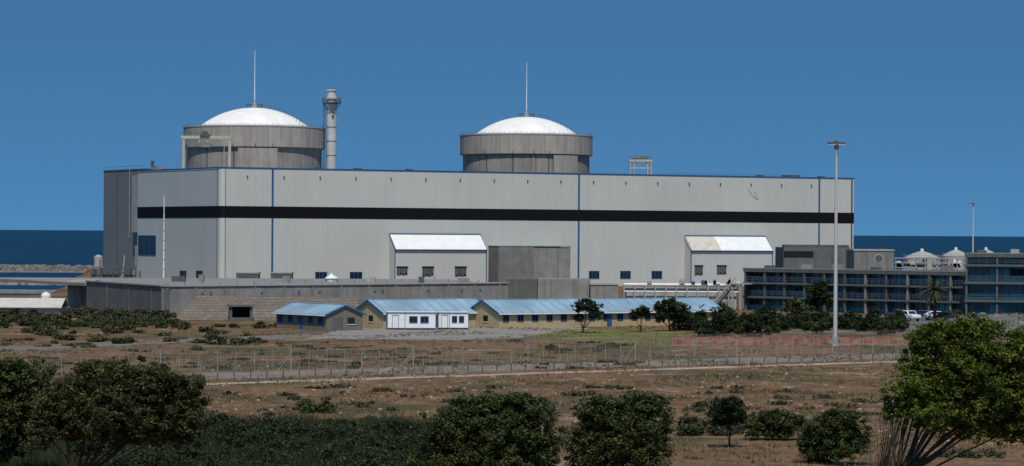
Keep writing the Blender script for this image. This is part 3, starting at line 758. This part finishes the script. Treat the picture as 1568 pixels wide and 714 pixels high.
# ---------------------------------------------------------------- harbour side (left)
def rockpile(name,p,q,w,h,z0,n,rs):
    p=Vector(p);q=Vector(q);d=q-p;L=d.length;d.normalize();nn=Vector((-d.y,d.x)); b=B('rubble','conc')
    for i in range(n):
        a=random.uniform(0,L); o=random.gauss(0,.4); o=max(-1,min(1,o)); c=p+d*a+nn*o*w; z=z0+h*(1-abs(o))*random.uniform(.6,1.05); r=rs*random.uniform(.5,1.3)
        pts=[Vector((c.x,c.y,z))+Vector((random.uniform(.6,1)*sx*r,random.uniform(.6,1)*sy*r,random.uniform(.5,.9)*sz*r)) for sz in(-1,1) for sx,sy in((-1,-1),(1,-1),(1,1),(-1,1))]
        b.faces(pts,[(3,2,1,0),(4,5,6,7),(0,1,5,4),(1,2,6,5),(2,3,7,6),(3,0,4,7)],0 if random.random()<.75 else 1)
    c0=[p-nn*w,p,p+nn*w]; c1=[q-nn*w,q,q+nn*w]; zs=(z0-1,z0+h*.8,z0-1)
    b.faces([(a.x,a.y,z) for a,z in zip(c0,zs)]+[(a.x,a.y,z) for a,z in zip(c1,zs)],[(0,3,4,1),(1,4,5,2),(0,1,2),(3,5,4)],0)
    b.make(name)
rockpile('breakwater',(-620,1440),(gx(143,1520),1520),12,3.2,-8,3200,1.2)
rockpile('breakwater',(-520,1110),(gx(112,1150),1160),6,1.2,-8,900,.7)
b=B('conc','conc_lt')
b.ext([(-420,1010),(gx(118,1000),1000),(gx(118,1000),1012),(-420,1024)],-9,-6.9,'z',0); b.make('quay_wall')
b=B('conc'); b.ext([(-620,1424),(gx(143,1502),1502),(gx(143,1502),1505),(-620,1427)],-9,-7.3,'z',0); b.make('breakwater_roadway')
D=gd(40,487); e=empty('long_warehouse',(gx(-60,D),D,0),.02); L=gx(92,D)-gx(-60,D)
b=B('conc_lt'); b.box(0,L,0,9,0,1.7); b.make('walls',e)
b=B('beige','white'); b.ext([(-.5,1.6),(4.5,2.9),(9.5,1.6),(9.5,1.75),(4.5,3.05),(-.5,1.75)],-.3,L+.3,'x',0); b.make('roof',e)
b=B('glass'); [b.box(2+i*3,3.2+i*3,-.05,-.001,.6,1.3,0) for i in range(int(L/3)-1)]; b.make('windows',e)
D=505; e=empty('white_storage_tank',(gx(71,D),D,0)); b=B('white','steel'); b.lathe([(.85,0),(.85,2.6),(.6,3.0),(.1,3.2)],n=20); bar(b,(.9,-.3,0),(.9,-.3,3),.05,1); b.make('shell',e)
rockpile('stone_heap',(gx(1500,470),470),(gx(1600,470),470),2.5,1.2,0,260,.45)
# ---------------------------------------------------------------- vehicles
def vehicle(name,x,y,rz,paint,pick):
    e=empty(name,(x,y,0),rz); b=B(paint)
    if pick: low=[(-2.4,.45),(2.4,.45),(2.45,.8),(2.35,1.05),(1.2,1.15),(.75,1.72),(-.55,1.75),(-.75,1.15),(-2.4,1.1)]
    else: low=[(-2.1,.4),(2.1,.4),(2.15,.7),(1.95,.9),(1.05,1.0),(.45,1.45),(-1.1,1.48),(-1.9,1.0),(-2.15,.85)]
    b.ext(low,-.85,.85,'y'); b.make('body',e,bevel=.08)
    b=B('glass')
    g=[(1.08,1.2),(.72,1.62),(-.45,1.65),(-.6,1.2)] if pick else [(.95,1.03),(.42,1.38),(-1.05,1.4),(-1.6,1.03)]
    b.ext(g,-.865,-.84,'y'); b.ext(g,.84,.865,'y')
    if pick: b.faces([(1.19,-.7,1.2),(1.19,.7,1.2),(.82,.65,1.66),(.82,-.65,1.66)],[(0,1,2,3)]); b.box(-2.2,-.85,-.7,.7,1.12,1.125)
    else: b.faces([(1.03,-.7,1.04),(1.03,.7,1.04),(.5,.65,1.43),(.5,-.65,1.43)],[(0,1,2,3)])
    b.make('windows',e)
    b=B('tyre','steel')
    for wx in (-1.45,1.4):
        for wy in (-.82,.82):
            n=18; P=[(wx+.36*math.cos(2*math.pi*i/n),.36+.36*math.sin(2*math.pi*i/n)) for i in range(n)]; b.ext(P,wy-.1,wy+.1,'y',0)
            P=[(wx+.2*math.cos(2*math.pi*i/n),.36+.2*math.sin(2*math.pi*i/n)) for i in range(n)]; b.ext(P,wy-.12,wy+.12,'y',1)
    b.make('wheels',e)
    b=B('white','red','steel_dk'); xf=2.46 if pick else 2.16
    for s in(-.6,.6): b.box(xf-.08,xf,s-.15,s+.15,.75,.92,0); b.box(-xf+.0,-xf+.08,s-.12,s+.12,.75,.95,1)
    b.box(xf-.06,xf+.04,-.8,.8,.42,.58,2); b.make('lights_and_bumper',e)
vehicle('parked_pickup',gx(1392,476),476,-1.1,'carw',True); vehicle('parked_pickup',gx(1378,486),486,-.5,'card',True)
vehicle('parked_car',gx(1436,484),484,.1,'carw',False); vehicle('parked_car',gx(1418,489),489,-.2,'card',False)
vehicle('parked_car',gx(1455,480),480,-.6,'card',False)
# ---------------------------------------------------------------- vegetation
tree('spreading_tree',gx(112,150),150,lob(150,(190,592,86,40),(118,612,60,46),(265,622,52,50),(190,636,92,40),(92,640,46,44),(288,650,30,40),(150,578,50,26),(235,586,48,28),(225,660,64,30),(284,602,30,30),(130,655,54,28),(70,660,30,26),(180,612,100,40)),'f_olive',tr=.17,limbs=50,leaf=.085,per=62,cr=.32,dens=.75)
tree('spreading_tree',gx(-10,162),162,lob(162,(25,578,54,36),(-5,640,60,52),(45,622,38,42),(-60,600,70,60),(10,600,50,40),(40,660,38,32),(10,680,50,30)),'f_mid',tr=.17,limbs=30,leaf=.085,per=62,cr=.32,dens=.75)
tree('rounded_tree',gx(755,140),140,lob(140,(755,640,80,36),(690,666,46,42),(820,662,44,44),(760,690,100,46),(735,622,42,20),(795,620,38,20),(690,705,50,38),(832,700,34,38),(755,665,80,50)),'f_mid',tr=.16,limbs=40,leaf=.08,per=58,cr=.30,dens=.75)
tree('rounded_tree',gx(955,143),143,lob(143,(955,640,60,36),(905,672,38,38),(1003,652,29,46),(955,690,68,42),(985,618,36,16),(925,630,38,24),(1002,690,29,38),(905,710,34,30),(955,665,60,46)),'f_mid',tr=.16,limbs=40,leaf=.08,per=58,cr=.30,dens=.75)
tree('small_tree',gx(1117,193),gd(1117,684),lob(190,(1118,628,26,20),(1106,640,18,18),(1130,640,16,16),(1118,618,14,10)),'f_dark',tr=.07,cr=.28,leaf=.085,per=60,limbs=14,dens=1.0)
tree('low_bush',gx(1185,198),198,lob(198,(1170,650,28,20),(1200,652,28,20),(1222,648,16,15),(1185,640,24,12),(1180,668,36,14)),'f_mid',tr=.08,cr=.28,leaf=.085,per=50,limbs=14,dens=.8)
tree('small_tree',gx(1272,176),176,lob(176,(1262,658,30,26),(1300,650,28,24),(1245,680,24,24),(1285,684,36,24),(1320,672,18,22),(1258,700,26,16),(1280,638,30,12)),'f_mid',tr=.1,cr=.3,leaf=.085,per=55,limbs=24,dens=.8)
D0=130
def deadtwigs(b,e):
    for i in range(30):
        x=gx(random.uniform(1336,1400),D0)-e.location.x; z=zz(1360,random.uniform(585,690),D0); y=random.uniform(-1,1)
        s=Vector((.2+x*.25,0,max(1.2,z*.45))); m=s.lerp(Vector((x,y,z)),.5)+Vector((random.uniform(-.2,.2),0,-.1))
        b.tube([s,m,(x,y,z)],[.025,.016,.006],4)
        for k in range(4):
            q=m.lerp(Vector((x,y,z)),random.uniform(.2,1)); b.tube([q,q+Vector((random.uniform(-.5,.5),random.uniform(-.4,.4),random.uniform(.1,.7)))],[.009,.003],4)
tree('large_bright_tree',gx(1335,D0),D0,lob(D0,(1462,516,48,28),(1425,556,44,34),(1500,548,64,44),(1570,536,48,46),(1400,596,44,30),(1460,598,64,42),(1535,606,64,50),(1590,610,50,60),(1430,632,52,30),(1495,502,44,18),(1485,648,60,30),(1385,622,36,24),(1640,560,60,60),(1560,655,56,32),(1500,590,90,60),(1425,520,30,22)),'f_bright',tr=.2,limbs=70,fork=.6,extra=deadtwigs,leaf=.08,per=60,cr=.29,bark='bark_gr',dens=.7)
tree('garden_tree',gx(893,408),408,lob(408,(885,472,9,10),(905,470,16,9),(912,482,12,9),(886,488,9,7),(898,462,10,5)),'f_dark',tr=.16,cr=.35,per=24,leaf=.17,limbs=10)
tree('garden_tree',gx(982,415),415,lob(415,(975,482,11,9),(988,480,11,9),(984,474,8,6)),'f_dark',tr=.13,cr=.35,per=24,leaf=.17,limbs=8)
tree('garden_tree',gx(1027,418),418,lob(418,(1015,470,15,9),(1038,472,17,10),(1027,482,24,9),(1025,464,16,6),(1010,488,10,8)),'f_dark',tr=.17,cr=.35,per=24,leaf=.17,limbs=10)
tree('garden_tree',gx(1255,470),470,lob(470,(1250,445,15,13),(1262,458,16,14),(1245,466,12,12),(1258,436,10,7)),'f_dark',tr=.17,cr=.4,per=24,leaf=.2,limbs=10)
tree('garden_tree',gx(1215,455),455,lob(455,(1213,470,16,10),(1225,476,14,9),(1220,462,12,6)),'f_mid',tr=.12,cr=.4,per=22,leaf=.2,limbs=8)
tree('garden_tree',gx(1105,470),470,lob(470,(1103,472,10,8),(1112,476,10,8)),'f_mid',tr=.12,cr=.4,per=22,leaf=.2,limbs=8)
D=478; e=empty('palm_tree',(gx(1432,D),D,0)); h=5.0; b=B('bark'); b.tube([(0,0,0),(.05,0,h*.5),(0,0,h)],[.3,.24,.26],10); b.make('trunk',e,True)
PV=[]
for i in range(80):
    az=random.uniform(0,6.28); el=random.uniform(-.7,1.35); L=random.uniform(2.2,3.2); pts=[]; p=np.array([0,0,h]); d=np.array([math.cos(az)*math.cos(el),math.sin(az)*math.cos(el),math.sin(el)])
    for k in range(9):
        pts.append(p.copy()); p=p+d*L/8; d=d+np.array([0,0,-.14]); d/=np.linalg.norm(d)
    side=np.array([-math.sin(az),math.cos(az),0])
    for k in range(1,9):
        for s in(-1,1):
            for w in (0,.5):
                q=pts[k-1]*(1-w)+pts[k]*w; tip=q+side*s*.42*(1-.06*k)+ (pts[k]-pts[k-1])*1.0+np.array([0,0,-.12]); PV+= [q,q+(pts[k]-pts[k-1])*.45,tip]
arrmesh('fronds',np.array(PV),3,'f_scrub',e)
def shrubs(name,items,fm,leaf=.2,cr=.35,per=20,dens=.6):
    lobes=[]
    for px,py,w,h in items:
        D=gd(px,py); s=F/D; lobes.append((gx(px,D),D,h/s*.45,w/s,w/s*.8,h/s*.6))
    P,C,I=crownpts(lobes,cr,per,dens,.0)
    V=np.concatenate([leafV(P,rng.uniform(.6,1.3,len(P))*leaf),leafV(I,rng.uniform(.7,1.3,len(I))*leaf*2.2)]); return arrmesh(name,V,4,fm)
it=[(1038+i*9.2+random.uniform(-6,6),random.uniform(503,514)+ (2 if i<14 else -3),random.uniform(12,20),random.choice([14,20,26,36])) for i in range(37)]
shrubs('shrub_belt',it,'f_dark',.17)
it=[(1045+random.uniform(0,340),random.uniform(498,514),random.uniform(9,15),random.uniform(12,26)) for i in range(26)]
shrubs('shrub_belt',it,'f_mid',.17)
it=[(random.uniform(-20,260),random.uniform(486,500),random.uniform(8,26),random.uniform(7,16)) for i in range(46)]+[(random.uniform(40,430),random.uniform(496,528),random.uniform(6,18),random.uniform(4,9)) for i in range(42)]
shrubs('dune_scrub',it,'f_scrub',.16,.35,24)
it=[(random.uniform(0,250),random.uniform(490,505),random.uniform(10,22),random.uniform(5,11)) for i in range(16)]+[(475,630,20,13),(500,631,18,15),(487,632,26,10),(150,524,16,9),(190,527,20,10),(390,523,10,8),(340,525,8,7),(305,537,12,6),(845,536,10,7),(545,560,12,6),(1075,623,16,7),(1560,489,40,9),(1470,486,30,10)]
shrubs('green_scrub',it,'f_mid',.13,.3,30)
it=[(1030+random.uniform(0,110),random.uniform(655,668),random.uniform(12,24),random.uniform(10,24)) for i in range(12)]+[(880,606,26,5),(590,600,20,4),(1490,700,60,9),(1050,710,40,6)]+[(random.uniform(330,1350),random.uniform(592,650),random.uniform(6,22),random.uniform(1.5,4.5)) for i in range(70)]+[(random.uniform(0,1000),random.uniform(520,566),random.uniform(6,22),random.uniform(1,3.0)) for i in range(90)]
shrubs('field_scrub',it,'f_scrub',.10,.25,30)
it=[(random.uniform(120,655),random.uniform(664,745),random.uniform(18,40),random.uniform(14,36)) for i in range(120)]+[(350+random.uniform(-30,60),668,22,30) for i in range(5)]+[(random.uniform(320,650),random.uniform(660,672),random.uniform(14,26),random.uniform(10,20)) for i in range(26)]
shrubs('bush_thicket',it,'f_dark',.10,.32,32,.4)
it=[(random.uniform(150,655),random.uniform(668,740),random.uniform(14,30),random.uniform(14,34)) for i in range(46)]
shrubs('bush_thicket',it,'f_reed',.09,.3,36,.4)
n=90000; D=rng.uniform(156,212,n); px=rng.uniform(-40,668,n)+rng.normal(0,8,n); X=(px-784)/F*D
clump=.75+.5*np.sin(X*.9)*np.sin(D*.5)+.25*np.sin(X*2.3+D)
h=np.clip(clump,.3,1.5)*rng.uniform(.6,1.3,n)
keep=rng.random(n)<np.clip(clump+.3,0,1); Bs=np.stack([X,D,0*X-.2],1)[keep]
arrmesh('reed_bed',bladeV(Bs,h[keep],.03,.25),3,'f_reed')
def field(name,n,y0,y1,fm,hh,w,k,thr):
    D=rng.uniform(y0,y1,n); X=(rng.uniform(-60,1640,n)-784)/F*D
    m=np.sin(X*.35+2*np.sin(D*.12))+np.sin(D*.21+1.5*np.sin(X*.2))+rng.normal(0,.6,n); q=m>thr
    X=X[q];D=D[q]; r=np.repeat(np.stack([X,D,0*X],1),k,0); r[:,:2]+=rng.normal(0,.14,(len(r),2))
    z=(.35*np.sin(r[:,0]*.06+1)*np.sin(r[:,1]*.045)+.2*np.sin(r[:,0]*.13+r[:,1]*.08))*np.clip((245-r[:,1])/60,0,1)*.8; r[:,2]=z-.02
    arrmesh(name,bladeV(r,rng.uniform(.5,1.2,len(r))*hh,w,.45),3,fm)
field('dry_grass',26000,170,330,'f_dry',.26,.03,4,-.3)
field('dry_grass',9000,330,470,'f_dry',.3,.05,4,.3)
field('scrub_tufts',9000,172,460,'f_scrub',.26,.05,7,.6)
b=B('track')
for i in range(700):
    D=random.uniform(190,330); x=gx(random.uniform(300,1500),D); r=random.uniform(.05,.18); z=gz(x,D)
    pts=[(x+random.uniform(.6,1)*sx*r,D+random.uniform(.6,1)*sy*r,z+(r*.6 if sz else -.05)) for sz in(0,1) for sx,sy in((-1,-1),(1,-1),(1,1),(-1,1))]
    b.faces(pts,[(4,5,6,7),(0,1,5,4),(1,2,6,5),(2,3,7,6),(3,0,4,7)])
b.make('field_stones')
# ---------------------------------------------------------------- light, sky, camera
sc=bpy.context.scene
w=bpy.data.worlds.new('World'); sc.world=w; w.use_nodes=True; t=w.node_tree; bg=t.nodes['Background']
sky=N(t,'ShaderNodeTexSky'); sky.sky_type='NISHITA'; sky.sun_disc=False
el=math.radians(57); hx,hyy=.05,-1.0; az=math.atan2(hx,hyy)
sky.sun_elevation=el; sky.sun_rotation=az; sky.altitude=0; sky.air_density=1.0; sky.dust_density=.3; sky.ozone_density=2.5
tc=N(t,'ShaderNodeTexCoord'); sp=N(t,'ShaderNodeSeparateXYZ'); t.links.new(tc.outputs['Generated'],sp.inputs[0])
mx=N(t,'ShaderNodeMath',operation='MAXIMUM'); mx.inputs[1].default_value=0; t.links.new(sp.outputs[2],mx.inputs[0])
ma=N(t,'ShaderNodeMath',operation='MULTIPLY_ADD'); ma.inputs[1].default_value=2.6; ma.inputs[2].default_value=.36; t.links.new(mx.outputs[0],ma.inputs[0])
cb=N(t,'ShaderNodeCombineXYZ'); t.links.new(sp.outputs[0],cb.inputs[0]); t.links.new(sp.outputs[1],cb.inputs[1]); t.links.new(ma.outputs[0],cb.inputs[2])
nm=N(t,'ShaderNodeVectorMath',operation='NORMALIZE'); t.links.new(cb.outputs[0],nm.inputs[0]); t.links.new(nm.outputs[0],sky.inputs['Vector'])
o=mixc(t,1.0,sky.outputs[0],(.50,.93,1.06),'MULTIPLY')
t.links.new(o,bg.inputs[0]); bg.inputs[1].default_value=.105
sd=bpy.data.lights.new('sun','SUN'); sd.energy=3.3; sd.angle=math.radians(.5); sd.color=(1,.94,.85)
so=bpy.data.objects.new('sun',sd); col.objects.link(so)
ts=Vector((hx*math.cos(el),hyy*math.cos(el),math.sin(el))).normalized(); so.rotation_euler=(-ts).to_track_quat('-Z','Y').to_euler(); so.location=(0,-50,200)
cd=bpy.data.cameras.new('camera'); cd.sensor_width=36; cd.lens=F/1568*36; cd.clip_start=1; cd.clip_end=400000
co=bpy.data.objects.new('camera',cd); co.location=(0,0,HC); co.rotation_euler=(math.pi/2,-.0067,0); col.objects.link(co); sc.camera=co
sc.view_settings.view_transform='Standard'; sc.view_settings.look='None'; sc.view_settings.exposure=0
